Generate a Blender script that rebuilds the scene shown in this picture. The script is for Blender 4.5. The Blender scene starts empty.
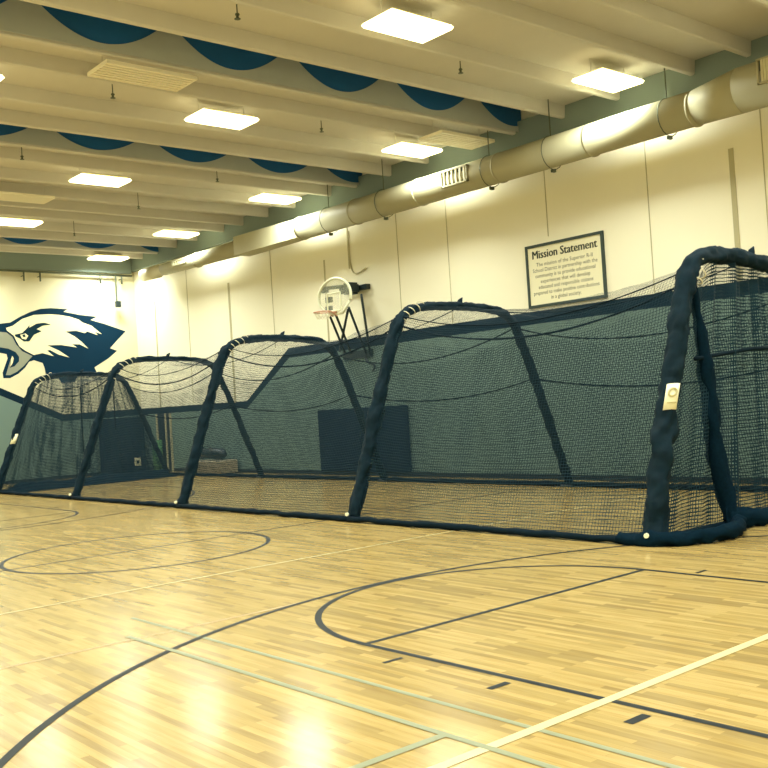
import bpy, bmesh, math, random
from mathutils import Vector, Matrix, noise
from mathutils.geometry import tessellate_polygon
random.seed(7)
C = bpy.context.scene.collection
PI = math.pi

# ------------------------------------------------------------------ camera
YAW, PITCH, ROLL, FPX, CAMH = 0.863945, 0.020897, -0.063053, 982.45, 1.835
f = Vector((-math.sin(YAW)*math.cos(PITCH), math.cos(YAW)*math.cos(PITCH), math.sin(PITCH)))
r = Vector((math.cos(YAW), math.sin(YAW), 0)); u = r.cross(f)
r2 = math.cos(ROLL)*r + math.sin(ROLL)*u; u2 = -math.sin(ROLL)*r + math.cos(ROLL)*u
cam_d = bpy.data.cameras.new('camera'); cam = bpy.data.objects.new('camera', cam_d); C.objects.link(cam)
cam_d.sensor_width = 36; cam_d.lens = 36*FPX/768; cam_d.clip_end = 200
M = Matrix((r2, u2, -f)).transposed().to_4x4(); M.translation = Vector((0, 0, CAMH))
cam.matrix_world = M
bpy.context.scene.camera = cam
# ------------------------------------------------------------------ world, exposure
sc = bpy.context.scene
w = bpy.data.worlds.new('world'); sc.world = w; w.use_nodes = True
w.node_tree.nodes['Background'].inputs[0].default_value = (0.25, 0.4, 0.5, 1)
w.node_tree.nodes['Background'].inputs[1].default_value = 0.3
sc.view_settings.view_transform = 'Standard'; sc.view_settings.look = 'None'
sc.view_settings.gamma = 1; sc.view_settings.exposure = 0.5; sc.view_settings.use_curve_mapping = False
sc.cycles.transparent_max_bounces = 24
sc.cycles.max_bounces = 8
LAMP_W = 152.0

# ------------------------------------------------------------------ helpers
def srgb(h):
    v = [int(h[i:i+2], 16)/255 for i in (0, 2, 4)]
    return tuple(x/12.92 if x <= .04045 else ((x+.055)/1.055)**2.4 for x in v) + (1,)
def mat(name, col, rough=.6, metal=0, spec=.5, noise_amt=0, nscale=3, bump=0, bscale=40, emit=None, estr=0):
    m = bpy.data.materials.new(name); m.use_nodes = True; nt = m.node_tree; b = nt.nodes['Principled BSDF']
    c = srgb(col) if isinstance(col, str) else col
    b.inputs['Base Color'].default_value = c; b.inputs['Roughness'].default_value = rough
    b.inputs['Metallic'].default_value = metal; b.inputs['Specular IOR Level'].default_value = spec
    if noise_amt or bump:
        tc = nt.nodes.new('ShaderNodeTexCoord')
    if noise_amt:
        n = nt.nodes.new('ShaderNodeTexNoise'); n.inputs['Scale'].default_value = nscale; n.inputs['Detail'].default_value = 5
        nt.links.new(tc.outputs['Object'], n.inputs['Vector'])
        mx = nt.nodes.new('ShaderNodeMix'); mx.data_type = 'RGBA'
        mx.inputs[6].default_value = tuple(x*(1-noise_amt) for x in c[:3])+(1,); mx.inputs[7].default_value = tuple(min(1, x*(1+noise_amt)) for x in c[:3])+(1,)
        nt.links.new(n.outputs['Fac'], mx.inputs[0]); nt.links.new(mx.outputs[2], b.inputs['Base Color'])
    if bump:
        n = nt.nodes.new('ShaderNodeTexNoise'); n.inputs['Scale'].default_value = bscale; n.inputs['Detail'].default_value = 4
        nt.links.new(tc.outputs['Object'], n.inputs['Vector'])
        bp = nt.nodes.new('ShaderNodeBump'); bp.inputs['Strength'].default_value = bump
        nt.links.new(n.outputs['Fac'], bp.inputs['Height']); nt.links.new(bp.outputs[0], b.inputs['Normal'])
    if emit:
        b.inputs['Emission Color'].default_value = srgb(emit); b.inputs['Emission Strength'].default_value = estr
    return m

def floor_mat():
    m = bpy.data.materials.new('maple_boards'); m.use_nodes = True; nt = m.node_tree; N = nt.nodes; L = nt.links
    b = N['Principled BSDF']; tc = N.new('ShaderNodeTexCoord')
    br = N.new('ShaderNodeTexBrick'); br.offset = .37; br.offset_frequency = 2; br.squash = 1
    br.inputs['Scale'].default_value = 1; br.inputs['Brick Width'].default_value = .72; br.inputs['Row Height'].default_value = .057
    br.inputs['Mortar Size'].default_value = .0011; br.inputs['Mortar Smooth'].default_value = .3; br.inputs['Bias'].default_value = -.15
    br.inputs['Color1'].default_value = (0, 0, 0, 1); br.inputs['Color2'].default_value = (1, 1, 1, 1); br.inputs['Mortar'].default_value = (.0, .0, .0, 1)
    L.new(tc.outputs['Object'], br.inputs['Vector'])
    # per-board tone through a ramp: mostly pale maple, a few darker boards
    rp = N.new('ShaderNodeValToRGB'); e = rp.color_ramp.elements
    e[0].position = 0; e[0].color = srgb('967f4e'); e[1].position = 1; e[1].color = srgb('baa167')
    for pos, c in ((.18, 'a58d55'), (.4, 'ad945b'), (.7, 'b39960')):
        x = rp.color_ramp.elements.new(pos); x.color = srgb(c)
    L.new(br.outputs['Color'], rp.inputs[0])
    mp = N.new('ShaderNodeMapping'); mp.inputs['Scale'].default_value = (1.2, 14, 1); L.new(tc.outputs['Object'], mp.inputs[0])
    gr = N.new('ShaderNodeTexNoise'); gr.inputs['Scale'].default_value = 1.6; gr.inputs['Detail'].default_value = 6; L.new(mp.outputs[0], gr.inputs['Vector'])
    gp = N.new('ShaderNodeValToRGB'); gp.color_ramp.elements[0].position = .3; gp.color_ramp.elements[0].color = (.80, .74, .62, 1)
    gp.color_ramp.elements[1].position = .56; gp.color_ramp.elements[1].color = (1, 1, 1, 1); L.new(gr.outputs['Fac'], gp.inputs[0])
    mx = N.new('ShaderNodeMix'); mx.data_type = 'RGBA'; mx.blend_type = 'MULTIPLY'; mx.inputs[0].default_value = .9
    L.new(rp.outputs[0], mx.inputs[6]); L.new(gp.outputs[0], mx.inputs[7]); L.new(mx.outputs[2], b.inputs['Base Color'])
    b.inputs['Roughness'].default_value = .19; b.inputs['Specular IOR Level'].default_value = .45
    n2 = N.new('ShaderNodeTexNoise'); n2.inputs['Scale'].default_value = 1.7; L.new(tc.outputs['Object'], n2.inputs['Vector'])
    bp = N.new('ShaderNodeBump'); bp.inputs['Strength'].default_value = .06; bp.inputs['Distance'].default_value = .05
    L.new(n2.outputs['Fac'], bp.inputs['Height']); L.new(bp.outputs[0], b.inputs['Normal'])
    return m

def net_mat(name, cell=.046, half=.085, fold=.0, foldscale=2.0, col='07242f'):
    """square-mesh twine netting: transparent between the strands (UV in metres)"""
    m = bpy.data.materials.new(name); m.use_nodes = True; nt = m.node_tree; N = nt.nodes; L = nt.links
    b = N['Principled BSDF']; b.inputs['Base Color'].default_value = srgb(col); b.inputs['Roughness'].default_value = .8
    b.inputs['Specular IOR Level'].default_value = .2
    uv = N.new('ShaderNodeUVMap'); sp = N.new('ShaderNodeSeparateXYZ'); 
    wn = N.new('ShaderNodeTexNoise'); wn.inputs['Scale'].default_value = 2.2; wn.inputs['Detail'].default_value = 2
    L.new(uv.outputs[0], wn.inputs['Vector'])
    ad = N.new('ShaderNodeVectorMath'); ad.operation = 'MULTIPLY_ADD'; ad.inputs[1].default_value = (.035, .035, 0)
    L.new(wn.outputs['Color'], ad.inputs[0]); L.new(uv.outputs[0], ad.inputs[2]); L.new(ad.outputs[0], sp.inputs[0])
    def math_(op, a, v=None, v2=None):
        n = N.new('ShaderNodeMath'); n.operation = op; L.new(a, n.inputs[0])
        if v is not None:
            if hasattr(v, 'is_linked'): L.new(v, n.inputs[1])
            else: n.inputs[1].default_value = v
        return n.outputs[0]
    thr_val = None
    if fold:
        mp = N.new('ShaderNodeMapping'); mp.inputs['Scale'].default_value = (foldscale, .12*foldscale, 1); L.new(uv.outputs[0], mp.inputs[0])
        fn = N.new('ShaderNodeTexNoise'); fn.inputs['Scale'].default_value = 1; fn.inputs['Detail'].default_value = 3; L.new(mp.outputs[0], fn.inputs['Vector'])
        mr = N.new('ShaderNodeMapRange'); mr.inputs[1].default_value = .45; mr.inputs[2].default_value = .75
        mr.inputs[3].default_value = half; mr.inputs[4].default_value = half+fold; L.new(fn.outputs['Fac'], mr.inputs[0]); thr_val = mr.outputs[0]
    ms = []
    for ax in (0, 1):
        fr = math_('FRACT', math_('DIVIDE', sp.outputs[ax], cell))
        dd = math_('ABSOLUTE', math_('SUBTRACT', fr, .5))
        ms.append(math_('LESS_THAN', dd, thr_val if thr_val is not None else half))
    al = math_('MAXIMUM', ms[0], ms[1])
    L.new(al, b.inputs['Alpha'])
    return m

M_floor = floor_mat()
M_line = mat('floor_line_charcoal', '0c1518', .5, spec=.2)
M_cream = mat('floor_line_cream', 'c4b788', .35)
M_cream2 = mat('floor_line_thin_cream', 'b5a470', .35)
M_bluel = mat('floor_line_pale_blue', '7f8263', .4)
M_pinkl = mat('floor_line_faded', 'a88c5c', .35)
M_wall = mat('cream_wall', 'f0ead0', .75, noise_amt=.05, nscale=.5, bump=.05)
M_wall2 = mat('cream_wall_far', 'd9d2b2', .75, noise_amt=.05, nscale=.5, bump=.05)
M_grey = mat('grey_wall_paint', '647a73', .7, noise_amt=.05, nscale=1)
M_navy = mat('navy_paint', '062232', .7, spec=.12)
M_ceil = mat('beige_concrete', 'c6c2b8', .8, noise_amt=.06, nscale=1.3)
M_blue = mat('blue_recess_paint', '165f98', .8, noise_amt=.25, nscale=1.2)
M_drape = mat('drape_cloth', 'b4b7ae', .9, noise_amt=.05, nscale=3)
M_joint = mat('joint_sealant', 'b5ad88', .8)
M_topgrey = mat('grey_shade_and_soffit', '7c8a84', .8)  # grey for the shaded wall top above the duct, and the far soffit
M_base = mat('rubber_baseboard', '0b1f2a', .5)
M_duct = mat('painted_duct', 'aaa587', .6, spec=.3, metal=.0, noise_amt=.04, nscale=2)
M_louv = mat('register_louvre', 'c9c2a0', .5)
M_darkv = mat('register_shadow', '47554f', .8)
M_steel = mat('hanger_steel', '59604f', .5, metal=.6)
M_pad = mat('frame_padding', '061c26', .75, spec=.12, noise_amt=.5, nscale=9, bump=1, bscale=11)
M_rail = mat('net_rope_black', '041620', .8, spec=.08, noise_amt=.3, nscale=12, bump=.5, bscale=30)
M_bundle = mat('gathered_netting', '051a26', .9, spec=.05, noise_amt=.45, nscale=25, bump=1, bscale=50)
M_tagm = mat('label_white', 'e2dcb4', .5)
M_tagy = mat('label_print', 'b3a878', .5)
M_matblue = mat('blue_vinyl', '041e34', .6, spec=.12, noise_amt=.08, nscale=2)
M_lamp_body = mat('lamp_housing', 'd8d0a0', .5)
M_lens = mat('lamp_lens', 'fff6c8', .4, emit='fff3bd', estr=3)
M_white = mat('white_enamel', 'e6e6c8', .4)
M_black = mat('black_steel', '0c2226', .5)
M_orange = mat('rim_orange', 'cf9a7c', .5)
M_cord = mat('white_cord', 'd8cfae', .8)
M_glass = None
def glass():
    m = bpy.data.materials.new('backboard_glass'); m.use_nodes = True; nt = m.node_tree; b = nt.nodes['Principled BSDF']
    b.inputs['Base Color'].default_value = srgb('dfe6cf'); b.inputs['Roughness'].default_value = .1; b.inputs['Alpha'].default_value = .16
    return m
M_glass = glass()
M_grid = mat('vent_slats', 'f2ead0', .5)
M_e_navy = mat('emblem_navy', '062a40', .7, spec=.1, noise_amt=.12, nscale=1.5)
M_e_out = mat('emblem_outline', '0c2c3a', .7, spec=.1)
M_e_white = mat('emblem_white', 'f2e9bd', .6)
M_e_silver = mat('emblem_silver', '8b8e7c', .6)
M_frame = mat('sign_frame_wood', '2a3a34', .5)
M_paper = mat('sign_paper', 'ece6c4', .6)
M_ink = mat('sign_ink', '2b3324', .7)
M_inkl = mat('sign_ink_body', '4a4a34', .7)
M_green = mat('green_mat_vinyl', '4a7a4a', .6, noise_amt=.2, nscale=6)
M_carton = mat('pale_crate', 'a79a80', .7)
N_side = net_mat('netting_side', half=.085, fold=.04, foldscale=3)
N_rear = net_mat('netting_rear', half=.10, fold=.04, foldscale=3)
N_roof = net_mat('netting_roof', half=.05, fold=.05, foldscale=5)
N_end2 = net_mat('netting_far_end', half=.17, fold=.25, foldscale=4)
N_end = net_mat('netting_end', half=.12, fold=.25, foldscale=4)

def tag(o, label=None, cat=None, group=None, kind=None):
    for k, v in (('label', label), ('category', cat), ('group', group), ('kind', kind)):
        if v: o[k] = v
    return o
def link(name, me, mats, parent=None):
    o = bpy.data.objects.new(name, me); C.objects.link(o)
    for m in (mats if isinstance(mats, (list, tuple)) else [mats]): me.materials.append(m)
    if parent: o.parent = parent; o.matrix_parent_inverse = parent.matrix_basis.inverted()
    return o
def obj(name, bm, mats, parent=None, smooth=False):
    me = bpy.data.meshes.new(name); bmesh.ops.recalc_face_normals(bm, faces=bm.faces); bm.to_mesh(me); bm.free()
    if smooth:
        for p in me.polygons: p.use_smooth = True
    return link(name, me, mats, parent)
def empty(name, loc, label=None, cat=None, group=None):
    o = bpy.data.objects.new(name, None); C.objects.link(o); o.location = loc; o.empty_display_size = .2
    return tag(o, label, cat, group)
def box(bm, lo, hi, mi=0):
    v = [bm.verts.new((x, y, z)) for x in (lo[0], hi[0]) for y in (lo[1], hi[1]) for z in (lo[2], hi[2])]
    for q in ((0,1,3,2),(4,6,7,5),(0,4,5,1),(2,3,7,6),(0,2,6,4),(1,5,7,3)):
        fc = bm.faces.new([v[i] for i in q]); fc.material_index = mi
    return v
def face(bm, pts, mi=0):
    fc = bm.faces.new([bm.verts.new(p) for p in pts]); fc.material_index = mi; return fc
def tube(bm, pts, rad, seg=10, caps=True, lump=0.0, flat=1.0, ls=3.0, mi=0):
    pts = [Vector(p) for p in pts]; n = len(pts)
    rads = rad if isinstance(rad, (list, tuple)) else [rad]*n
    t0 = (pts[1]-pts[0]).normalized()
    a = Vector((0, 0, 1)) if abs(t0.z) < .9 else Vector((0, 1, 0))
    nrm = (a - t0*a.dot(t0)).normalized(); rings = []
    for i, p in enumerate(pts):
        t = (pts[min(i+1, n-1)]-pts[max(i-1, 0)]).normalized()
        nrm = (nrm - t*nrm.dot(t)).normalized(); bn = t.cross(nrm); ring = []
        for k in range(seg):
            an = 2*PI*k/seg; rr = rads[i]
            d = nrm*math.cos(an)+bn*math.sin(an)*flat
            if lump: rr *= 1+lump*noise.noise((p+d*.3)*ls)+lump*.45*noise.noise((p+d*.15)*ls*4.3)
            ring.append(bm.verts.new(p+d*rr))
        rings.append(ring)
    for i in range(n-1):
        for k in range(seg):
            fc = bm.faces.new((rings[i][k], rings[i][(k+1) % seg], rings[i+1][(k+1) % seg], rings[i+1][k])); fc.material_index = mi
    if caps:
        for rg in (rings[0][::-1], rings[-1]): bm.faces.new(rg).material_index = mi
def resample(pts, step):
    pts = [Vector(p) for p in pts]; out = [pts[0]]
    for a, b in zip(pts, pts[1:]):
        k = max(1, int((b-a).length/step))
        for i in range(1, k+1): out.append(a.lerp(b, i/k))
    return out
def smoothpath(pts, it=2):
    pts = [Vector(p) for p in pts]
    for _ in range(it):
        q = [pts[0]]
        for a, b in zip(pts, pts[1:]): q += [a.lerp(b, .25), a.lerp(b, .75)]
        q.append(pts[-1]); pts = q
    return pts

# ------------------------------------------------------------------ room
XL, XR, YN, YW, ZT = -32.8, 8.0, -3.4, 16.4, 7.78
# floor with its painted lines (thin paint faces on the boards)
bm = bmesh.new(); face(bm, [(XL, YN, 0), (XR, YN, 0), (XR, YW, 0), (XL, YW, 0)], 0)
LZ = .0022
def ln(x0, y0, x1, y1, wd, mi, z=LZ):
    a, b = Vector((x0, y0, z)), Vector((x1, y1, z)); d = (b-a).normalized(); n = Vector((-d.y, d.x, 0))*wd/2
    face(bm, [a-n, b-n, b+n, a+n], mi)
def arc(cx, cy, R, a0, a1, wd, mi, z=LZ):
    k = max(8, int(abs(a1-a0)*R/.18))
    for i in range(k):
        p, q = a0+(a1-a0)*i/k, a0+(a1-a0)*(i+1)/k
        face(bm, [(cx+(R-wd/2)*math.cos(p), cy+(R-wd/2)*math.sin(p), z), (cx+(R+wd/2)*math.cos(p), cy+(R+wd/2)*math.sin(p), z),
                  (cx+(R+wd/2)*math.cos(q), cy+(R+wd/2)*math.sin(q), z), (cx+(R-wd/2)*math.cos(q), cy+(R-wd/2)*math.sin(q), z)], mi)
YC = 6.565
for s, xf, xb, bx in ((1, -5.967, -.18, -1.777), (-1, -19.99, -25.78, -24.18)):
    for dy in (-1.83, 1.83):
        ln(xf, YC+dy, xb, YC+dy, .055, 1, LZ+.0004)
        for hx in (.54, 1.57, 2.62, 3.5):
            wd = .055 if hx > 1 else .04
            if hx > 2: wd = .065
            y0 = YC+dy*(1+.09/1.83); y1 = YC+dy*(1+.27/1.83); ln(xf+s*hx, y0, xf+s*hx, y1, wd, 1, LZ+.0002)
    ln(xf, YC-1.83, xf, YC+1.83, .055, 1)
    if s > 0: arc(xf, YC, 1.83, PI/2, 3*PI/2, .06, 1, LZ+.0006)
    else: arc(xf-.35, YC, 1.83, -PI/2, PI/2, .06, 1, LZ+.0006)
    if s > 0: arc(bx, YC, 6.07, PI/2, 3*PI/2, .06, 1, LZ+.0008)
    else: arc(bx, YC, 6.07, -PI/2, PI/2, .06, 1, LZ+.0008)
    for dy in (-6.07, 6.07): ln(bx, YC+dy, xb, YC+dy, .06, 1)
    ln(xb, -1.4, xb, 14.4, .06, 1)
arc(-12.92, 6.3, 1.82, 0, 2*PI, .06, 1, LZ+.0006); ln(-12.98, -1.4, -12.98, 14.4, .05, 1)
ln(-3.68, -3.2, -3.68, 16.2, .075, 2, LZ+.001); ln(-9.98, -3.2, -9.98, 16.2, .05, 5, LZ+.001)
ln(-7.75, -3.2, -7.75, 5.6, .05, 4, LZ-.0008)
ln(-8.6, 4.08, 2, 4.08, .045, 3, LZ+.0004); ln(-7.9, 3.7, 2, 3.7, .05, 3, LZ+.0014); ln(-4.0, -2, -4.0, 3.7, .06, 3, LZ+.0016)
fl = obj('floor', bm, [M_floor, M_line, M_cream, M_bluel, M_pinkl, M_cream2]); tag(fl, kind='structure')
for p in fl.data.polygons:
    if p.normal.z < 0: p.flip()
fl['label'] = 'maple gymnasium floor with charcoal court lines'

# wall with the duct: cream above, grey below a navy stripe that steps down towards the far corner
bm = bmesh.new()
S = [(XL, 2.02, 2.24), (-25.72, 2.0, 2.21), (-23.35, 3.36, 3.64), (XR, 3.40, 3.66)]
for (x0, l0, h0), (x1, l1, h1) in zip(S, S[1:]):
    face(bm, [(x0, YW, 0), (x1, YW, 0), (x1, YW, l1), (x0, YW, l0)], 1)
    face(bm, [(x0, YW, l0), (x1, YW, l1), (x1, YW, h1), (x0, YW, h0)], 2)
    face(bm, [(x0, YW, h0), (x1, YW, h1), (x1, YW, 8.6), (x0, YW, 8.6)], 0)
tag(obj('wall_right', bm, [M_wall, M_grey, M_navy]), kind='structure')
bm = bmesh.new()
S = [(YN, 3.3, 3.58), (9.6, 3.3, 3.58), (11.2, 3.02, 3.28), (13.47, 1.96, 2.2), (YW, 2.02, 2.24)]
for (x0, l0, h0), (x1, l1, h1) in zip(S, S[1:]):
    face(bm, [(XL, x0, 0), (XL, x1, 0), (XL, x1, l1), (XL, x0, l0)], 1)
    face(bm, [(XL, x0, l0), (XL, x1, l1), (XL, x1, h1), (XL, x0, h0)], 2)
    face(bm, [(XL, x0, h0), (XL, x1, h1), (XL, x1, 8.6), (XL, x0, 8.6)], 0)
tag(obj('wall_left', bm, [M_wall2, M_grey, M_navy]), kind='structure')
bm = bmesh.new(); face(bm, [(XR, YN, 0), (XR, YW, 0), (XR, YW, 8.6), (XR, YN, 8.6)])
tag(obj('wall_back', bm, M_wall), kind='structure')
bm = bmesh.new(); face(bm, [(XL, YN, 0), (XR, YN, 0), (XR, YN, 8.6), (XL, YN, 8.6)])
tag(obj('wall_near', bm, M_wall), kind='structure')
# joints between the wall panels
n = 1
for x, z0, z1, wd in ((-9.18, 3.66, 6.05, .05), (-20.31, 5.5, 7.2, .025), (-31.3, 2.24, 5.95, .035), (-26.39, 2.2, 5.95, .05), (-21.4, 3.66, 5.9, .03),
                  (-18.34, 3.66, 7.3, .008), (-16.55, 3.66, 7.3, .008), (-13.5, 5.2, 7.3, .008), (-10.97, 3.66, 7.3, .008), (-8.58, 3.66, 7.3, .008), (-24.0, 3.7, 7.3, .008), (-29, 2.3, 7.3, .008)):
    bm = bmesh.new(); box(bm, (x-wd, YW-.012, z0), (x+wd, YW, z1)); tag(obj('trim_%d' % n, bm, M_joint), kind='structure'); n += 1
bm = bmesh.new(); box(bm, (XL, YW-.015, 0), (XR, YW, .11)); tag(obj('baseboard_right', bm, M_base), kind='structure')
bm = bmesh.new(); box(bm, (XL, YN, 0), (XL+.015, YW-.02, .11)); tag(obj('baseboard_left', bm, M_base), kind='structure')
bm = bmesh.new(); box(bm, (XL+.02, YW-.16, 7.2), (XR, YW-.001, 7.779)); tag(obj('trim_%d' % n, bm, M_topgrey), kind='structure'); n += 1  # added band; its grey paints the unlit top of the wall above the duct
bm = bmesh.new(); box(bm, (XL+.001, YN+.02, 7.12), (XL+.19, YW-.17, 7.779)); tag(obj('trim_%d' % n, bm, M_topgrey), kind='structure'); n += 1

# ceiling: concrete tees, four stems per 5.5 m bay; three bays open up to a blue recess
ZB = 7.52
offs = (0, -1.36, -2.47, -4.13); stems = []
k = 0
x0 = -12.78 + 5.5*3
while x0 > XL-6:
    for o_ in offs:
        if XL+.3 < x0+o_ < XR-.2: stems.append(x0+o_)
    x0 -= 5.5
blue_bays = [(-12.78-5.5*i-1.36, -12.78-5.5*i) for i in (0, 1, 3)]
bm = bmesh.new()
edges = [XR] + sorted({v for b_ in blue_bays for v in b_}, reverse=True) + [XL]
for a, b_ in zip(edges, edges[1:]):
    if any(abs(b_-q[0]) < .01 and abs(a-q[1]) < .01 for q in blue_bays):
        face(bm, [(a, YN, 8.55), (b_, YN, 8.55), (b_, YW, 8.55), (a, YW, 8.55)], 1)
        for x in (a, b_): face(bm, [(x, YN, ZT), (x, YW, ZT), (x, YW, 8.55), (x, YN, 8.55)], 1)
    else: face(bm, [(a, YN, ZT), (b_, YN, ZT), (b_, YW, ZT), (a, YW, ZT)], 0)
for x in stems:
    # each tapered stem
    t, b2 = .075, .055
    P = [(x-t, ZT), (x-b2, ZB+.02), (x-b2+.02, ZB), (x+b2-.02, ZB), (x+b2, ZB+.02), (x+t, ZT)]
    for (xa, za), (xb_, zb_) in zip(P, P[1:]): face(bm, [(xa, YN, za), (xb_, YN, zb_), (xb_, YW, zb_), (xa, YW, za)], 0)
tag(obj('ceiling', bm, [M_ceil, M_blue]), kind='structure')

# blue cloth recess face + scalloped drape hung on the far stem of each blue bay
words = ('in the nearest ceiling recess', 'in the second ceiling recess', 'in the farthest ceiling recess')
for i, (xa, xb_) in enumerate(blue_bays):
    pitch = 2.33
    bm = bmesh.new(); x = xa+.135
    ys = [YN+.05+j*.06 for j in range(int((YW-YN-.1)/.06))]
    ph, zd, am = ((6.68, 7.655, .56), (9.05, 7.61, .46), (11.6, 7.57, .42))[i]
    up = []
    for y in ys:
        d = ((y-ph+pitch/2) % pitch)-pitch/2; q = abs(d)/(pitch/2)
        up.append((x, y, min(zd+am*q*q*(1.12 if d < 0 else 1), 8.5)))
    cols = [[bm.verts.new((x+dx, p[1], z)) for dx, z in ((0, ZB+.03), (0, p[2]), (.012, p[2]), (.012, ZB+.03))] for p in up]
    for ca, cb in zip(cols, cols[1:]):
        for q in range(4): bm.faces.new((ca[q], ca[(q+1) % 4], cb[(q+1) % 4], cb[q]))
    bm.faces.new(cols[0]); bm.faces.new(cols[-1][::-1])
    o = obj('acoustic_drape', bm, M_drape)
    tag(o, 'pale grey scalloped drape in front of blue, %s' % words[i], 'drape', 'scalloped ceiling drapes')
    bm = bmesh.new(); box(bm, (xa+.07+.035, YN+.02, ZB+.06), (xa+.07+.05, YW-.02, 8.53))
    tag(obj('trim_%d' % n, bm, M_blue), kind='structure'); n += 1

# ------------------------------------------------------------------ lamps
def make_lamp():
    t = empty('ceiling_light', (0, 0, 7.36))
    bm = bmesh.new(); v = box(bm, (-.30, -.56, 7.49), (.30, .56, 7.53)); bmesh.ops.bevel(bm, geom=bm.edges[:], offset=.012, segments=2, affect='EDGES')
    obj('housing', bm, M_lamp_body, t)
    bm = bmesh.new(); box(bm, (-.36, -.63, 7.42), (.36, .63, 7.49)); bmesh.ops.bevel(bm, geom=bm.edges[:], offset=.03, segments=3, affect='EDGES')
    obj('lens', bm, M_lens, t)
    for s in (-.5, .5):
        bm = bmesh.new(); tube(bm, [(0, s, 7.525), (0, s, 7.77)], .008, 6); obj('hanger_rod', bm, M_ceil, t)
    return t
lamp0 = make_lamp()
lamp_area = bpy.data.lights.new('lamp_glow', 'AREA'); lamp_area.shape = 'RECTANGLE'; lamp_area.size = .60; lamp_area.size_y = 1.10
lamp_area.energy = LAMP_W; lamp_area.color = (.93, 1.0, .90); lamp_area.spread = math.radians(156)
lo = bpy.data.objects.new('lamp_glow', lamp_area); C.objects.link(lo); lo.parent = lamp0; lo.location = (0, 0, .052)
def copy_thing(root, loc):
    r_ = root.copy(); C.objects.link(r_); r_.location = loc
    for k_ in ('label', 'group', 'category', 'kind'):
        if k_ in r_: del r_[k_]
    for ch in root.children:
        c_ = ch.copy(); C.objects.link(c_); c_.parent = r_
        c_.matrix_parent_inverse = ch.matrix_parent_inverse.copy()
        for g_ in ch.children:
            d_ = g_.copy(); C.objects.link(d_); d_.parent = c_; d_.matrix_parent_inverse = g_.matrix_parent_inverse.copy()
    return r_
lampx = [-31.62, -26.8, -21.4, -15.97, -10.64, -5.3, 0.05, 5.4]
lampy = [.3, 5.15, 10.0, 14.9]
near = {(-10.64, 14.9): 'glowing ceiling light beside the duct, nearest of the row by the wall', (-15.97, 14.9): 'glowing ceiling light beside a duct register, second nearest of the wall row',
        (-21.4, 14.9): 'glowing ceiling light in the wall row above the basketball hoop, third nearest', (-26.8, 14.9): 'glowing ceiling light in the wall row, second from the far eagle wall',
        (-31.62, 14.9): 'small distant ceiling light closest to the far corner above the eagle emblem', (-10.64, 10.0): 'largest glowing ceiling light, at the top of the picture in the middle row',
        (-15.97, 10.0): 'glowing ceiling light in the middle row, second nearest, by the first slatted vent', (-21.4, 10.0): 'glowing ceiling light in the middle row, third nearest the camera',
        (-26.8, 10.0): 'glowing ceiling light at the left edge, farthest visible of the middle row'}
first = True
for lx in lampx:
    for ly in lampy:
        if first: o = lamp0; o.location = (lx, ly, 7.36); first = False
        else: o = copy_thing(lamp0, (lx, ly, 7.36))
        lab = near.get((lx, ly)) or 'rectangular ceiling light outside the view, like the glowing ones overhead'
        tag(o, lab, 'light', 'ceiling lights' if (lx, ly) in near else 'ceiling lights outside the view')

# ------------------------------------------------------------------ slatted vents on the ceiling
def make_vent():
    t = empty('ceiling_vent', (0, 0, 7.40))
    W_, H_ = .36, .80
    bm = bmesh.new()
    for a, b_ in (((-.36, -.80), (-.345, .80)), ((.345, -.80), (.36, .80)), ((-.36, -.80), (.36, -.785)), ((-.36, .785), (.36, .80))):
        box(bm, (a[0], a[1], 7.40), (b_[0], b_[1], 7.46))
    obj('frame', bm, M_grid, t)
    bm = bmesh.new()
    for i in range(7):
        x = -.3+i*.1; box(bm, (x-.022, -.785, 7.405), (x+.022, .785, 7.425))
    obj('slats', bm, M_grid, t)
    for y in (-.7, .7):
        bm = bmesh.new(); tube(bm, [(0, y, 7.42), (0, y, 7.77)], .008, 6); obj('hanger_rod', bm, M_ceil, t)
    return t
v0 = make_vent()
for i, (x, y, lab) in enumerate(((-14.45, 7.6, 'pale slatted ceiling vent below the nearest drape, left of the lights'), (-14.8, 15.15, 'pale slatted ceiling vent beside the duct and its register'),
                    (-23.7, 8.9, 'pale slatted ceiling vent at the left edge above the farthest light'))):
    o = v0 if i == 0 else copy_thing(v0, (x, y, 7.40)); o.location = (x, y, 7.40)
    tag(o, lab, 'vent', 'slatted ceiling vents')

# ------------------------------------------------------------------ sprinkler heads
def sprinkler():
    bm = bmesh.new(); tube(bm, [(0, 0, .45), (0, 0, .06)], .01, 6); tube(bm, [(0, 0, .07), (0, 0, .05), (0, 0, .045), (0, 0, .0)], [.03, .035, .02, .02], 8); tube(bm, [(0, 0, 0), (0, 0, -.008)], .045, 10)
    return obj('sprinkler_head', bm, M_steel)
s0 = sprinkler()
spr = [(-11.42, 7.5), (-15.38, 7.5), (-19.85, 7.6), (-11.43, 11.89), (-15.35, 11.9), (-19.85, 12.2), (-23.3, 11.9), (-27.4, 11.9)]
slab = ['sprinkler head near the top left, before the nearest drape', 'sprinkler head between the first slatted vent and the middle row of lights', 'sprinkler head at the left edge below the nearest bays',
        'sprinkler head right of the largest light', 'sprinkler head above the second nearest wall row light', 'sprinkler head between the two rows, left of the third wall row light',
        'small sprinkler head between the two rows, second farthest', 'small distant sprinkler head, farthest of its row']
for i, ((x, y), lab) in enumerate(zip(spr, slab)):
    o = s0 if i == 0 else s0.copy()
    if i: C.objects.link(o)
    o.location = (x, y, 7.32); tag(o, 'tiny dark ' + lab, 'sprinkler', 'ceiling sprinklers')

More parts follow.
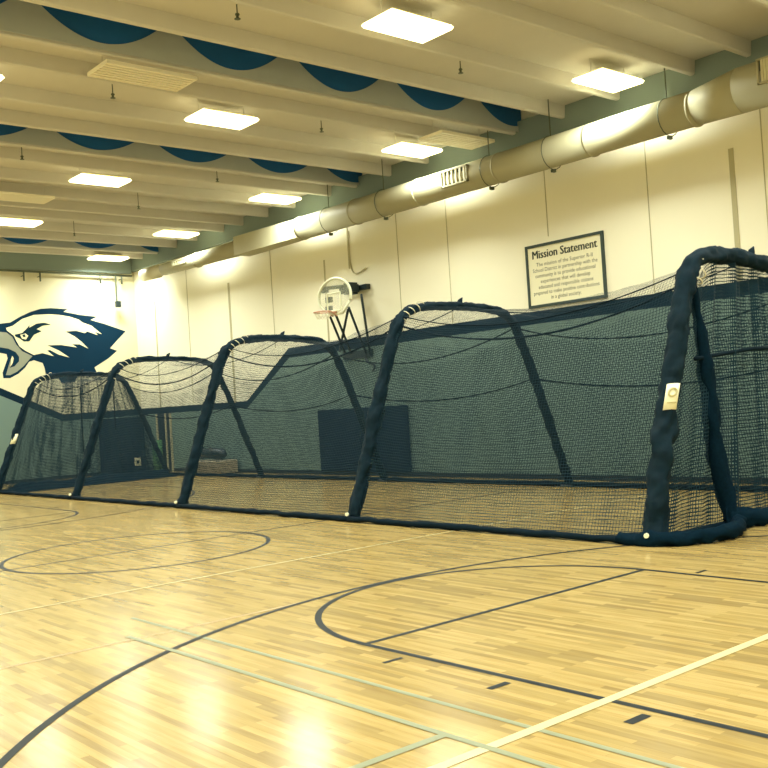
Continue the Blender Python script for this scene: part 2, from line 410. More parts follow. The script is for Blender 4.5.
# ------------------------------------------------------------------ air duct
t = empty('air_duct', (-8, 15.6, 6.4), 'long pale round air duct running along the top of the wall', 'duct')
DY = 15.6
def seg(xs, name='duct_section', m=M_duct, s=32, flat=1.0):
    bm = bmesh.new(); tube(bm, [(x, DY, z) for x, z, r_ in xs], [r_ for x, z, r_ in xs], s); o = obj(name, bm, m, t, True); return o
seg([(7.9, 6.77, .385), (-8.45, 6.77, .385)])
seg([(-8.45, 6.77, .385), (-9.3, 6.71, .315)], 'reducer')
seg([(-9.3, 6.71, .315), (-21.2, 6.69, .305)])
seg([(-24.2, 6.68, .24), (-29.0, 6.72, .19)])
seg([(-29.0, 6.72, .16), (-29.4, 6.72, .16), (-29.4, 6.72, .22), (-30.4, 6.73, .22)], 'end_cap', M_louv)
bm = bmesh.new()
A = [(-21.2, DY+dy, 6.69+dz) for dy, dz in ((-.22, -.26), (-.22, .24), (.22, .24), (.22, -.26))]
B = [(-24.25, DY+dy, 6.68+dz) for dy, dz in ((-.28, -.26), (-.28, .28), (.25, .28), (.25, -.26))]
va = [bm.verts.new(p) for p in A]; vb = [bm.verts.new(p) for p in B]
for i in range(4): bm.faces.new((va[i], va[(i+1) % 4], vb[(i+1) % 4], vb[i]))
bm.faces.new(va); bm.faces.new(vb[::-1]); obj('transition', bm, M_duct, t)
for x in (-9.35, -11.6, -14.0, -16.5, -18.9, -21.2, -26.8):
    rr = .325 if x > -22 else .24
    bm = bmesh.new(); tube(bm, [(x-.02, DY, 6.695), (x+.02, DY, 6.695)], rr, 32); o = obj('joint_band', bm, M_duct, t, True)
for x in (-9.9, -12.6, -14.3, -17.8, -20.0):
    bm = bmesh.new(); tube(bm, [(x, DY-.02, 7.77), (x, DY-.02, 6.9)], .012, 6); tube(bm, [(x, DY+.34*math.sin(j*PI/10), 6.69+.34*math.cos(j*PI/10)) for j in range(21)], .009, 6); obj('hanger_strap', bm, M_steel, t)
    bm = bmesh.new(); box(bm, (x-.03, DY-.05, 6.29), (x+.03, DY+.05, 6.35)); obj('hanger_clamp', bm, M_steel, t)
def register(x, rr, zc, w_=.62, h_=.34):
    ro = bmesh.new(); y = DY-rr-.03
    for a, b_ in (((-w_/2, -h_/2), (w_/2, -h_/2+.03)), ((-w_/2, h_/2-.03), (w_/2, h_/2)), ((-w_/2, -h_/2), (-w_/2+.03, h_/2)), ((w_/2-.03, -h_/2), (w_/2, h_/2))):
        box(ro, (x+a[0], y, zc+a[1]), (x+b_[0], y+.1, zc+b_[1]))
    g = obj('register', ro, M_duct, t)
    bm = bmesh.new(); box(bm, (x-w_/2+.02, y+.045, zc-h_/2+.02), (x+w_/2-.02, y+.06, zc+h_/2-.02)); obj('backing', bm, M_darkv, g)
    bm = bmesh.new()
    for i in range(6):
        xx = x-w_/2+.09+i*(w_-.18)/5; box(bm, (xx-.02, y+.01, zc-h_/2+.03), (xx+.02, y+.045, zc+h_/2-.03))
    obj('louvres', bm, M_louv, g)
register(-15.1, .31, 6.72, .8, .36); register(-7.75, .385, 6.86, .42, .42); register(-27.6, .21, 6.74, .9, .16)

# ------------------------------------------------------------------ sprinkler pipe on the far wall, hook
t = empty('wall_pipe', (XL+.2, 8, 7), 'dark pipe running under the ceiling along the eagle wall', 'pipe')
bm = bmesh.new(); tube(bm, [(XL+.25, 0, 7.12), (XL+.25, 16.2, 7.02)], .035, 8); obj('pipe_run', bm, M_steel, t, True)
for y in (11.3, 12.3, 12.85, 15.0, 15.8):
    bm = bmesh.new(); tube(bm, [(XL+.25, y, 7.06), (XL+.25, y, 6.72)], .03, 8); tube(bm, [(XL, y, 6.9), (XL+.25, y, 6.9)], .015, 6); obj('fitting', bm, M_steel, t, True)
t = empty('hanging_hook', (XL+.3, 15.55, 6.0), 'thin dark rod with a small block hanging near the far corner', 'hook')
bm = bmesh.new(); tube(bm, [(XL+.3, 15.55, 7.0), (XL+.3, 15.55, 6.1)], .03, 6); obj('rod', bm, M_steel, t)
bm = bmesh.new(); box(bm, (XL+.22, 15.5, 5.88), (XL+.38, 15.68, 6.1)); bmesh.ops.bevel(bm, geom=bm.edges[:], offset=.02, segments=1, affect='EDGES'); obj('block', bm, M_black, t)

# ------------------------------------------------------------------ eagle head emblem painted on the far wall
t = empty('eagle_emblem', (XL, 13, 3.3), 'large painted navy, white and silver eagle head emblem on the far wall', 'emblem')
DARK = [[11.182,5.245],[11.514,5.303],[11.85,5.345],[12.199,5.546],[12.551,5.71],[12.905,5.819],[13.259,5.848],[13.843,5.822],[13.699,5.726],[14.271,5.626],[14.902,5.568],[14.663,5.452],[15.19,5.311],[15.962,5.052],[15.603,4.718],[15.329,4.448],[15.594,4.354],[15.243,4.087],[14.707,3.781],[14.784,3.6],[14.58,3.534],[14.097,3.5],[13.949,3.269],[13.479,3.262],[13.388,3.439],[12.835,3.353],[12.953,3.579],[12.93,3.782],[12.87,3.973],[12.575,4.071],[12.411,4.023],[12.263,3.826],[12.037,3.634],[11.749,3.49],[11.527,3.496],[11.509,3.676],[11.701,4.149],[11.67,4.29],[11.462,4.338],[11.076,4.271],[10.784,3.861],[10.538,3.757],[10.508,4.198],[10.67,4.746],[10.902,5.078]]
WHITE = [[11.701,5.163],[11.928,5.237],[12.252,5.467],[12.661,5.608],[13.188,5.637],[13.543,5.618],[13.901,5.563],[14.23,5.46],[14.348,5.366],[14.682,5.249],[15.054,4.95],[14.794,5.034],[14.9,4.914],[14.514,5.046],[14.418,4.986],[14.115,5.069],[13.738,5.04],[14.043,4.875],[14.277,4.696],[14.522,4.439],[14.21,4.596],[13.936,4.598],[14.112,4.491],[13.543,4.578],[13.068,4.571],[13.472,4.381],[13.818,4.142],[13.434,4.253],[13.147,4.408],[13.047,4.397],[13.271,4.197],[12.878,4.307],[12.585,4.248],[12.306,4.395],[12.115,4.539],[12.013,4.739],[11.949,4.898],[11.724,5.079]]
EYE = [[11.968,4.937],[12.226,4.994],[12.406,5.165],[12.492,5.263],[12.475,5.171],[12.731,5.31],[12.995,5.346],[13.238,5.284],[12.942,5.242],[12.72,5.126],[12.891,5.051],[12.623,4.936],[12.449,4.708],[12.267,4.709],[12.114,4.823],[11.993,4.875]]
EYEW = [[12.154,4.931],[12.338,4.977],[12.425,4.896],[12.338,4.771],[12.204,4.806]]
SILVER = [[10.784,4.884],[11.063,5.05],[11.5,5.034],[11.709,5.011],[11.891,4.864],[12.007,4.614],[12.192,4.385],[12.536,4.209],[12.415,4.097],[12.221,3.884],[11.984,3.697],[11.754,3.591],[11.61,3.595],[11.688,3.812],[11.794,4.119],[11.757,3.838],[11.91,3.88],[12.071,4.046],[12.08,4.199],[11.975,4.354],[11.746,4.47],[11.472,4.518],[11.059,4.466],[10.772,4.138],[10.62,4.003],[10.604,4.306],[10.687,4.664]]
TONGUE = [[11.856,4.231],[11.897,4.146],[11.855,3.994],[11.769,3.866],[11.805,4.119]]
def shrink(poly, s=.0): return poly
def decal(name, poly, d, m):
    bm = bmesh.new(); vs = [bm.verts.new((XL+d, y, z)) for y, z in poly]
    for tri in tessellate_polygon([[Vector((y, z, 0)) for y, z in poly]]):
        y_, z_ = zip(*[poly[q] for q in tri])
        ar = (y_[1]-y_[0])*(z_[2]-z_[0])-(y_[2]-y_[0])*(z_[1]-z_[0])
        if abs(ar) > 1e-6: bm.faces.new([vs[q] for q in (tri if ar > 0 else tri[::-1])])
    me = bpy.data.meshes.new(name); bm.to_mesh(me); bm.free(); return link(name, me, m, t)
decal('head_silhouette', DARK, .002, M_e_navy)
decal('feathers', WHITE, .008, M_e_white)
decal('beak', SILVER, .008, M_e_silver)
decal('eye', EYE, .014, M_e_out)
decal('eye_white', EYEW, .020, M_e_white)
decal('pupil', [[12.22, 4.93], [12.31, 4.95], [12.33, 4.86], [12.25, 4.85]], .026, M_e_out)
decal('tongue', TONGUE, .014, M_e_white)

# ------------------------------------------------------------------ mission statement sign
SX0, SX1, SZ0, SZ1 = -14.14, -12.07, 3.71, 5.07
t = empty('wall_sign', ((SX0+SX1)/2, YW, SZ0), 'framed white Mission Statement sign on the cream wall', 'sign')
bm = bmesh.new(); fw = .06; y0, y1 = YW-.05, YW-.001
box(bm, (SX0, y0, SZ0), (SX1, y1, SZ0+fw)); box(bm, (SX0, y0, SZ1-fw), (SX1, y1, SZ1)); box(bm, (SX0, y0, SZ0+fw), (SX0+fw, y1, SZ1-fw)); box(bm, (SX1-fw, y0, SZ0+fw), (SX1, y1, SZ1-fw))
obj('frame', bm, M_frame, t)
bm = bmesh.new(); box(bm, (SX0+fw, YW-.03, SZ0+fw), (SX1-fw, YW-.002, SZ1-fw)); obj('panel', bm, M_paper, t)
def text_obj(name, s, size, x, z, y, m, parent, bold=0.0, rot=(PI/2, 0, 0), maxw=None, dbl=0):
    cu = bpy.data.curves.new(name, 'FONT'); cu.body = s; cu.size = size; cu.align_x = 'CENTER'; cu.align_y = 'CENTER'; cu.offset = bold; cu.resolution_u = 2
    tmp = bpy.data.objects.new(name, cu); C.objects.link(tmp); bpy.context.view_layer.update()
    me = bpy.data.meshes.new_from_object(tmp.evaluated_get(bpy.context.evaluated_depsgraph_get())); bpy.data.objects.remove(tmp)
    xs = [v.co.x for v in me.vertices]; wd = max(xs)-min(xs); k_ = (maxw/wd) if maxw else 1
    for v in me.vertices: v.co.x *= k_
    if dbl:
        b_ = bmesh.new(); b_.from_mesh(me); g_ = bmesh.ops.duplicate(b_, geom=b_.verts[:]+b_.edges[:]+b_.faces[:])
        bmesh.ops.translate(b_, vec=(dbl, .002, .0006), verts=[v for v in g_['geom'] if isinstance(v, bmesh.types.BMVert)]); b_.to_mesh(me); b_.free()
    me.transform(Matrix.Translation((x, y, z)) @ Matrix.Rotation(PI/2, 4, 'X'))
    return link(name, me, m, parent)
cx = (SX0+SX1)/2
text_obj('title_text', 'Mission Statement', .25, cx, SZ1-fw-.17, YW-.034, M_ink, t, 0, dbl=.016, maxw=1.72)
for i, (s, wd) in enumerate((('The mission of the Superior R-II', 1.5), ('School District in partnership with the', 1.72), ('community is to provide educational', 1.6), ('experiences that will develop', 1.32),
                       ('educated and responsible citizens', 1.45), ('prepared to make positive contributions', 1.74), ('in a global society.', .8))):
    text_obj('body_text', s, .115, cx, SZ1-fw-.38-i*.122, YW-.032, M_inkl, t, 0, maxw=wd)

# ------------------------------------------------------------------ basketball hoop
t = empty('basketball_hoop', (-19.8, YW, 3.4), 'wall-mounted fan-shaped basketball backboard with rim and black struts', 'basketball hoop')
BX, BY, BZ = -19.50, 15.2, 4.63
def fan(s=1.0):
    pts = []
    for i in range(25):
        a = -.12*PI + 1.24*PI*i/24; pts.append((.66*s*math.cos(a), .45*s*math.sin(a)+.0))
    pts += [(-.30*s, -.44*s), (.30*s, -.44*s)]
    return pts
bm = bmesh.new(); P = fan(.94); a = [bm.verts.new((BX+x, BY-.01, BZ+z)) for x, z in P]; b_ = [bm.verts.new((BX+x, BY+.01, BZ+z)) for x, z in P]
bm.faces.new(a); bm.faces.new(b_[::-1])
for i in range(len(P)): bm.faces.new((a[i], a[(i+1) % len(P)], b_[(i+1) % len(P)], b_[i]))
bk = obj('backboard', bm, M_glass, t)
bm = bmesh.new(); P = [(BX+x, BY, BZ+z) for x, z in fan()]; tube(bm, P+[P[0]], .036, 8); obj('border', bm, M_white, bk, True)
bm = bmesh.new(); q = [(-.27, -.36), (.27, -.36), (.27, .08), (-.27, .08)]
for (xa, za), (xb_, zb_) in zip(q, q[1:]+q[:1]): tube(bm, [(BX+xa, BY-.03, BZ+za), (BX+xb_, BY-.03, BZ+zb_)], .022, 6)
obj('target_square', bm, M_white, bk)
RZ = BZ-.40
bm = bmesh.new(); tube(bm, [(BX+.225*math.cos(i*PI/14), BY-.40+.225*math.sin(i*PI/14), RZ) for i in range(29)], .017, 8)
tube(bm, [(BX-.1, BY-.19, RZ), (BX-.08, BY-.02, RZ-.1)], .015, 6); tube(bm, [(BX+.1, BY-.19, RZ), (BX+.08, BY-.02, RZ-.1)], .015, 6); box(bm, (BX-.09, BY-.2, RZ-.02), (BX+.09, BY-.02, RZ+.01))
rim = obj('rim', bm, M_orange, t, True)
bm = bmesh.new()
for i in range(12):
    a0 = i*PI/6
    for sg in (1, -1):
        tube(bm, [(BX+.22*math.cos(a0), BY-.40+.22*math.sin(a0), RZ-.01), (BX+.18*math.cos(a0+sg*.26), BY-.40+.18*math.sin(a0+sg*.26), RZ-.10), (BX+.14*math.cos(a0+sg*.5), BY-.40+.14*math.sin(a0+sg*.5), RZ-.17)], .005, 4)
obj('hoop_net', bm, M_cord, rim)
for (xa, ya, za), (xb_, yb_, zb_) in (((-19.83, BY+.05, 4.22), (-20.65, YW-.05, 3.25)), ((-19.58, BY+.05, 4.22), (-20.4, YW-.05, 3.25)), ((-19.05, BY+.05, 4.25), (-20.9, YW-.05, 3.35)),
                          ((-19.02, BY+.05, 4.3), (-19.78, YW-.05, 3.2)), ((-18.8, BY+.3, 4.6), (-19.62, YW-.05, 3.15))):
    bm = bmesh.new(); tube(bm, [(xa, ya, za), (xb_, yb_, zb_)], .033, 8); obj('strut', bm, M_black, t, True)
bm = bmesh.new(); box(bm, (-20.5, YW-.14, 4.86), (-19.5, YW-.002, 4.99)); obj('wall_bracket', bm, M_black, t)
bm = bmesh.new(); box(bm, (-20.75, YW-.06, 3.1), (-19.55, YW-.002, 3.3)); obj('wall_bracket', bm, M_black, t)
bm = bmesh.new(); box(bm, (-20.1, YW-.5, 4.76), (-19.75, YW-.14, 5.06)); bmesh.ops.bevel(bm, geom=bm.edges[:], offset=.05, segments=2, affect='EDGES'); tube(bm, [(-20.1, YW-.3, 5.0), (BX-.5, BY+.05, 4.9)], .05, 8); tube(bm, [(-20.0, YW-.3, 4.95), (BX+.4, BY+.05, 4.85)], .05, 8)
obj('winch', bm, M_black, t)
for sx, sz in ((-.45, .22), (-.3, -.05), (-.32, -.28), (.3, .1)):
    bm = bmesh.new(); box(bm, (BX+sx-.11, BY+.015, BZ+sz-.07), (BX+sx+.11, BY+.09, BZ+sz+.07)); obj('clamp', bm, M_black, t)
bm = bmesh.new(); tube(bm, smoothpath([(-20.25, YW-.03, 6.5), (-20.25, YW-.03, 5.7), (-20.15, YW-.03, 5.35), (-19.9, YW-.03, 5.32), (-19.6, YW-.03, 5.42)]), .018, 6); obj('power_cord', bm, M_joint, t)
bm = bmesh.new(); tube(bm, smoothpath([(-19.8, YW-.08, 3.15), (-19.7, YW-.1, 2.95), (-19.45, YW-.1, 2.9), (-19.4, YW-.1, 2.8), (-19.5, YW-.1, 2.72)]), .03, 6); obj('crank_hook', bm, M_black, t)

# wall pad under the hoop
t = empty('wall_pad', (-20.2, YW, .06), 'dark blue vinyl safety pad on the wall below the basketball hoop', 'wall pad')
for x0, x1 in ((-22.02, -20.16), (-20.14, -18.3)):
    bm = bmesh.new(); box(bm, (x0, YW-.10, .11), (x1, YW-.016, 1.79)); bmesh.ops.bevel(bm, geom=bm.edges[:], offset=.02, segments=2, affect='EDGES'); obj('pad_panel', bm, M_matblue, t)

# far corner clutter behind the cage
t = empty('upright_mat', (XL+.5, 15.6, 0), 'dark blue gym mat standing upright in the far corner with a small white notice', 'gym mat')
bm = bmesh.new(); box(bm, (XL+.25, 14.6, 0.01), (XL+.55, 16.2, 1.95)); bmesh.ops.bevel(bm, geom=bm.edges[:], offset=.03, segments=2, affect='EDGES'); obj('mat_body', bm, M_matblue, t)
bm = bmesh.new(); box(bm, (XL+.551, 15.75, .22), (XL+.556, 15.99, .52)); obj('notice', bm, M_tagm, t, )
bm = bmesh.new(); box(bm, (XL+.557, 15.82, .30), (XL+.56, 15.92, .42)); obj('notice_mark', bm, M_e_out, t)
t = tag(bpy.data.objects.new('door_1', None), kind='structure'); C.objects.link(t); t.location = (-31.0, YW, 0)
bm = bmesh.new(); box(bm, (-31.55, YW-.02, 0), (-30.6, YW-.001, 2.02)); obj('dark_interior', bm, M_base, t)  # dark colour of this flat panel stands for the unlit doorway interior
for x in (-31.6, -30.95, -30.62):
    bm = bmesh.new(); box(bm, (x-.03, YW-.06, 0), (x+.03, YW-.0, 2.0)); obj('door_post', bm, M_joint, t)
bm = bmesh.new(); tube(bm, [(-31.2, YW-.28, .0), (-31.2, YW-.28, 1.1)], .17, 20, lump=.05)
tag(obj('rolled_mat', bm, M_green, None, True), 'green rolled mat standing beside the pale door post behind the cage', 'rolled mat')
bm = bmesh.new(); v = box(bm, (-28.2, YW-.75, .03), (-26.3, YW-.1, .42)); bmesh.ops.bevel(bm, geom=bm.edges[:], offset=.02, segments=1, affect='EDGES')
for z in (.12, .24): box(bm, (-28.21, YW-.76, z), (-26.29, YW-.74, z+.03))
for x in (-28.1, -26.4):
    for y in (YW-.7, YW-.2): tube(bm, [(x, y, 0), (x, y, .05)], .03, 8)
tag(obj('storage_crate', bm, M_carton), 'pale low crate on the floor against the grey wall behind the cage', 'crate')
bm = bmesh.new(); tube(bm, [(-28.1, YW-.42, .60), (-28.0, YW-.42, .62), (-27.3, YW-.42, .65), (-26.7, YW-.42, .62), (-26.5, YW-.42, .60)], [.08, .16, .18, .16, .07], 14, lump=.25)
g = obj('duffel_bag', bm, M_base, None, True); tag(g, 'dark duffel bag lying on top of the pale crate', 'bag')
bm = bmesh.new(); tube(bm, smoothpath([(-27.8, YW-.5, .72), (-27.6, YW-.52, .86), (-27.2, YW-.52, .86), (-27.0, YW-.5, .74)]), .015, 6); obj('strap', bm, M_black, g)

# ------------------------------------------------------------------ batting cage
cage = empty('batting_cage', (-17.8, 12.5, 0), 'long navy arched batting cage with netting standing on the gym floor', 'batting cage')
FX = [-6.8, -12.4, -18.0, -23.3, -28.8]
KNEE = [(9.78, 0), (10.84, 2.95), (11.05, 3.32), (11.5, 3.50), (12.7, 3.51), (13.68, 3.43), (14.03, 3.02), (15.2, 0)]
BOW = [(9.82, 0), (9.92, .5), (10.09, 1.1), (10.3, 1.67), (10.51, 2.28), (10.72, 2.85), (10.93, 3.26), (11.0, 3.38), (11.2, 3.46), (11.5, 3.50), (12.2, 3.49), (13.3, 3.4), (13.9, 3.02), (15.2, 0)]
def prof(k):
    """net profile for sag amount k (0 at the frames, 1 half way between them)"""
    pts = []
    for i, (y, z) in enumerate(KNEE):
        if i in (0, 7): pts.append((y, z)); continue
        if i in (1, 6):
            fy, s = (9.78, 1-.13*k) if i == 1 else (15.2, 1-.13*k)
            pts.append((fy+(y-fy)*s, z*s))
        elif i in (2, 5): pts.append((y-(.12*k if i == 2 else -.12*k), z-.40*k))
        else: pts.append((y, z-.34*k))
    return pts
def HZ(x):
    return 1 if x > -12.4 else 1-.045*min(1, (-12.4-x)/16.4)
def polylen(p): 
    L_ = [0]
    for a, b_ in zip(p, p[1:]): L_.append(L_[-1]+math.hypot(b_[0]-a[0], b_[1]-a[1]))
    return L_
L0 = polylen(KNEE)
def at(p, s):   # s: position measured along the un-sagged profile
    for i in range(len(L0)-1):
        if s <= L0[i+1]+1e-6:
            q = (s-L0[i])/(L0[i+1]-L0[i]); return (p[i][0]+(p[i+1][0]-p[i][0])*q, p[i][1]+(p[i+1][1]-p[i][1])*q)
    return p[-1]
def netting(name, m, x0, x1, s0, s1, ns, nt_=26, wr=.02):
    bm = bmesh.new(); uvl = bm.loops.layers.uv.new('UVMap'); g = {}
    for i in range(nt_+1):
        q = i/nt_; k = 4*q*(1-q); p = prof(k)
        for j in range(ns+1):
            s = s0+(s1-s0)*j/ns; y, z = at(p, s); x = x0+(x1-x0)*q
            wv = noise.noise(Vector((x*2.3, s*.7, 1.7)))*wr*min(1, 8*q*(1-q))
            zz = max(.0, z*HZ(x)+ (wv*1.2 if 3.2 < s < 6.6 else 0)); yy = y + (wv if not 3.2 < s < 6.6 else 0)
            g[i, j] = (bm.verts.new((x, yy, zz)), (x, s))
    for i in range(nt_):
        for j in range(ns):
            ks = ((i, j), (i+1, j), (i+1, j+1), (i, j+1)); fc = bm.faces.new([g[k_][0] for k_ in ks])
            for lp, k_ in zip(fc.loops, ks): lp[uvl].uv = g[k_][1]
    return obj(name, bm, m, cage, True)
sA, sB, sT = L0[1], L0[6], L0[7]
for i in range(4):
    xa, xb_ = FX[i], FX[i+1]
    netting('side_net', N_side, xa, xb_, 0, sA, 14)
    netting('roof_net', N_roof, xa, xb_, sA, sB, 16, 40, .05)
    netting('side_net', N_rear, xa, xb_, sB, sT, 14)
# arches: wrapped padded legs and top bar
for i, x in enumerate(FX):
    pts = []
    for q in smoothpath([(x, y, max(z*HZ(x), .06)) for y, z in (KNEE if i else BOW)], 2): pts.append(q)
    pts = resample(pts, .035)
    rad = []
    for p in pts:
        fr = p.y < 11.1; h = p.z
        if p.z > 3.25: r_ = .075 if i else .105
        elif fr: r_ = (.105 if i else .13)+.02*noise.noise(p*4)
        else: r_ = .085
        if i == 0 and fr and h < .5: r_ = .13
        if i >= 3: r_ *= .92
        rad.append(r_)
    for _ in range(3): rad = [rad[0]]+[(rad[j-1]+rad[j]+rad[j+1])/3 for j in range(1, len(rad)-1)]+[rad[-1]]
    bm = bmesh.new(); tube(bm, pts, rad, 20, lump=.4, ls=5)
    fr = obj('arch_frame', bm, M_pad, cage, True)
    # lacing spirals that tie the roof net to the shoulder
    bm = bmesh.new(); cs = [Vector((x, y, (z-.04)*HZ(x))) for y, z in ((10.9, 3.06), (11.0, 3.22), (11.13, 3.35), (11.32, 3.46), (11.55, 3.54))]
    cs = resample(cs, .012); hp = []
    rr = .085 if i else .135
    for j, c_ in enumerate(cs):
        tdir = (cs[min(j+1, len(cs)-1)]-cs[max(j-1, 0)]).normalized(); n1 = Vector((1, 0, 0)); n2 = tdir.cross(n1)
        an = j*.55; hp.append(c_+(n1*math.cos(an)+n2*math.sin(an))*rr)
    if i == 0: hp = hp[10:34]
    tube(bm, hp, .009, 5); obj('lacing', bm, M_cord, fr, True)
    # foot plate and bolt
    for fy in (9.78, 15.2):
        bm = bmesh.new(); box(bm, (x-.14, fy-.12, .005), (x+.14, fy+.12, .045)); bmesh.ops.bevel(bm, geom=bm.edges[:], offset=.012, segments=1, affect='EDGES'); obj('foot_plate', bm, M_black, fr)
    bm = bmesh.new(); tube(bm, [(x+.02, 9.64, .13), (x+.03, 9.61, .13)], .03, 8); obj('bolt', bm, M_white, fr)
    # knot on the top bar
    bm = bmesh.new(); tube(bm, [(x, 12.45, 3.5*HZ(x)), (x, 12.5, 3.6*HZ(x)), (x, 12.56, 3.66*HZ(x))], [.05, .045, .01], 8); obj('strap_knot', bm, M_pad, fr, True)
    if i in (0, 4):
        bm = bmesh.new()
        d = Vector((0, 1.2, 3.02)).normalized(); side = Vector((r2.x, r2.y, 0)).normalized()
        c0 = Vector((x, 10.3, 1.68)) if i == 0 else Vector((x, 9.78, 0))+d*1.6; nrm = side.cross(d).normalized()
        if nrm.dot(Vector((0, 0, CAMH))-c0) < 0: nrm = -nrm
        hh, ww, R_ = (.165, .55, .155) if i == 0 else (.15, .7, .125)
        for j in range(8):
            a0, a1 = -ww+2*ww*j/8, -ww+2*ww*(j+1)/8
            q = [c0+(side*math.sin(a)+nrm*math.cos(a))*R_+d*s for a, s in ((a0, -hh), (a1, -hh), (a1, hh), (a0, hh))]
            face(bm, q)
        bmesh.ops.remove_doubles(bm, verts=bm.verts, dist=.001); bmesh.ops.solidify(bm, geom=bm.faces[:], thickness=.006)
        tg = obj('info_tag', bm, M_tagm, fr, True)
        if i == 0:
            bm = bmesh.new(); cc = c0+nrm*(R_+.008)+d*.05
            tube(bm, [cc+(side*math.cos(j*PI/6)+d*math.sin(j*PI/6))*.05 for j in range(13)], .012, 6); tube(bm, [cc+d*-.13-side*.05, cc+d*-.13+side*.06], .008, 5); obj('tag_print', bm, M_tagy, tg)
# ropes: eaves, ridge, rear waist seam
def rope(name, pick, rad, m=M_rail):
    for i in range(4):
        pts = []
        for j in range(25):
            q = j/24; k = 4*q*(1-q); y, z = pick(prof(k), k); xx = FX[i]+(FX[i+1]-FX[i])*q; pts.append((xx, y, z*HZ(xx)))
        bm = bmesh.new(); tube(bm, pts, rad, 6, lump=.3); obj(name, bm, m, cage, True)
rope('eave_rope', lambda p, k: (p[2][0], p[2][1]), .009)
rope('side_rope', lambda p, k: (10.98+.02*k, 3.16-.46*k), .015)
rope('side_rope', lambda p, k: (13.9-.04*k, 3.12-.42*k), .013)
rope('ridge_rope', lambda p, k: (12.5, p[3][1]-.02*k), .009)
rope('waist_rope', lambda p, k: (14.33+.12*k, 2.15-.28*k), .014)
# bottom rails, lumpy with spare netting
for i in range(4):
    for y, rr in ((9.68, .045), (15.2, .05)):
        pts = [(FX[i]+(FX[i+1]-FX[i])*j/30, y+.03*noise.noise(Vector((j*.4, i*3., y))), .05+.012*noise.noise(Vector((j*.7, i, y)))) for j in range(31)]
        bm = bmesh.new(); tube(bm, pts, rr, 8, lump=.4, ls=4); obj('bottom_rail', bm, M_rail, cage, True)
for x in (FX[0], FX[4]):
    bm = bmesh.new(); tube(bm, [(x+.02*math.sin(j), 9.8+5.4*j/30, .045) for j in range(31)], .045, 8, lump=.4); obj('bottom_rail', bm, M_rail, cage, True)
# end nets, pleated
def endnet(x, m, amp, y0=9.78):
    bm = bmesh.new(); uvl = bm.loops.layers.uv.new('UVMap'); ny, nz = 150, 16; g = {}
    for j in range(ny+1):
        q = j/ny; yb = y0+(15.2-y0)*q; yt = 10.98+(14.0-10.98)*q; zt = 3.02
        if yt < 11.65: zt = 3.02+.46*math.sin((yt-10.98)/.67*PI/2)
        elif yt > 13.3: zt = 3.02+.46*math.sin(max(0, (14.0-yt)/.7)*PI/2)
        else: zt = 3.48
        for k in range(nz+1):
            s = k/nz; y = yb+(yt-yb)*s; z = zt*s
            pl = amp*(1-.35*s)*noise.noise(Vector((q*26, s*.5, x)))*min(1, 6*q, 6*(1-q))
            g[j, k] = (bm.verts.new((x+pl, y, max(z, .02))), (q*6.4, s*3.5))
    for j in range(ny):
        for k in range(nz):
            ks = ((j, k), (j+1, k), (j+1, k+1), (j, k+1)); fc = bm.faces.new([g[a][0] for a in ks])
            for lp, a in zip(fc.loops, ks): lp[uvl].uv = g[a][1]
    for v in bm.verts: v.co.z *= HZ(x)
    obj('end_net', bm, m, cage, True)
endnet(FX[0], N_end, .12); endnet(FX[4], N_end2, .12)
bm = bmesh.new(); tube(bm, resample([(FX[0]+.02, 10.9, 2.16), (FX[0]+.03, 12.3, 2.27), (FX[0]+.03, 14.3, 2.3)], .2), .026, 8, lump=.3); obj('end_rope', bm, M_rail, cage, True)
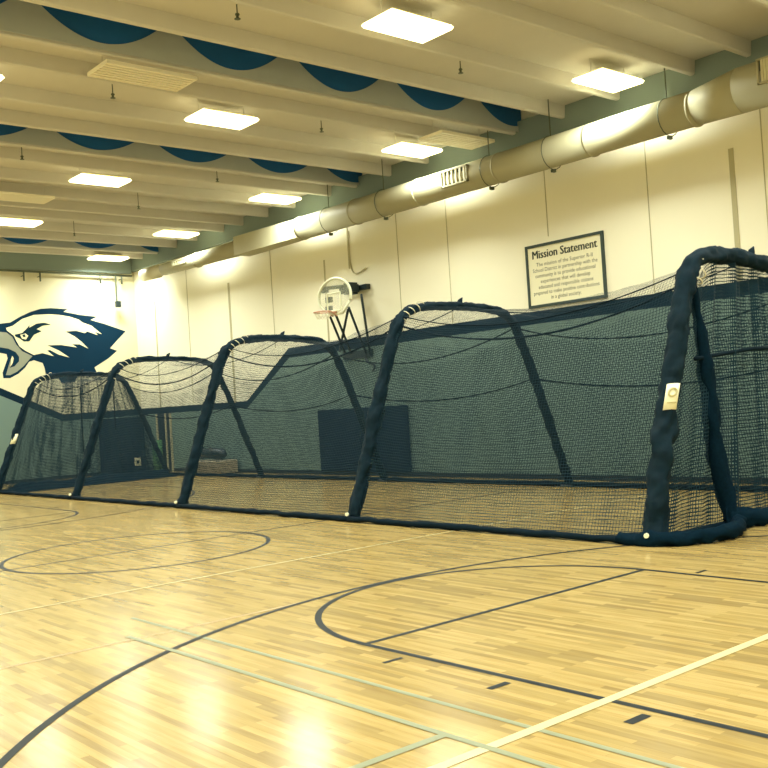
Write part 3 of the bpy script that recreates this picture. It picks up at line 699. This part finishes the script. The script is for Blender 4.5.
# netting gathered into a hanging bundle and heaped on the floor at the near end
pts = smoothpath([(-6.82, 11.0, 3.1), (-6.8, 11.12, 2.4), (-6.8, 11.2, 1.6), (-6.78, 11.22, .9), (-6.74, 11.32, .4), (-6.68, 11.36, .12)], 2); pts = resample(pts, .07)
rad = [.05+.055*math.sin(min(1, j/len(pts)*1.6)*PI/2)+.02*noise.noise(Vector((j*.3, 0, 0))) for j in range(len(pts))]
bm = bmesh.new(); tube(bm, pts, rad, 16, lump=.45, ls=6); obj('gathered_curtain', bm, M_bundle, cage, True)
bm = bmesh.new(); tube(bm, resample(smoothpath([(-7.2, 9.7, .05), (-6.7, 9.68, .08), (-6.4, 9.95, .08), (-6.2, 10.45, .09), (-6.35, 10.9, .09), (-6.55, 11.25, .08)], 2), .06), .085, 12, lump=.7, ls=7); obj('floor_bundle', bm, M_bundle, cage, True)
bm = bmesh.new(); tube(bm, resample(smoothpath([(-6.75, 11.3, .12), (-6.5, 11.5, .12), (-6.5, 11.9, .1), (-6.55, 12.4, .08), (-6.6, 13.2, .07), (-6.65, 15.0, .06)], 2), .07), [.11]*1000, 12, lump=.7, ls=7) if False else None
pp = resample(smoothpath([(-6.75, 11.3, .12), (-6.5, 11.5, .12), (-6.5, 11.9, .1), (-6.55, 12.4, .08), (-6.6, 13.2, .07), (-6.65, 15.0, .06)], 2), .07)
tube(bm, pp, [max(.05, .13-.1*j/len(pp)) for j in range(len(pp))], 12, lump=.7, ls=7); obj('floor_bundle', bm, M_bundle, cage, True)
# short straps hanging inside the far panels
for x, y, z0, z1 in ((-27.6, 11.9, 2.9, 1.0), (-26.9, 12.6, 2.9, 1.6)):
    bm = bmesh.new(); tube(bm, [(x, y, z0), (x, y, z1)], .02, 6); obj('hanging_strap', bm, M_rail, cage)

# spare netting folded down on the floor at the far end
bm = bmesh.new(); g = {}
for i in range(61):
    for j in range(9):
        y = 9.95+5.1*i/60; q = j/8; x = -28.7+.95*q; z = .02+.22*math.sin(PI*min(1, q*1.0+.12))**.8*(1+.35*noise.noise(Vector((x*3, y*1.6, 2))))*min(1, i/3+.05, (60-i)/3+.05)
        g[i, j] = bm.verts.new((x+.06*noise.noise(Vector((q, y*2, 5))), y, max(.012, z if j < 8 else .012)))
for i in range(60):
    for j in range(8): bm.faces.new((g[i, j], g[i, j+1], g[i+1, j+1], g[i+1, j]))
obj('folded_netting', bm, M_bundle, cage, True)
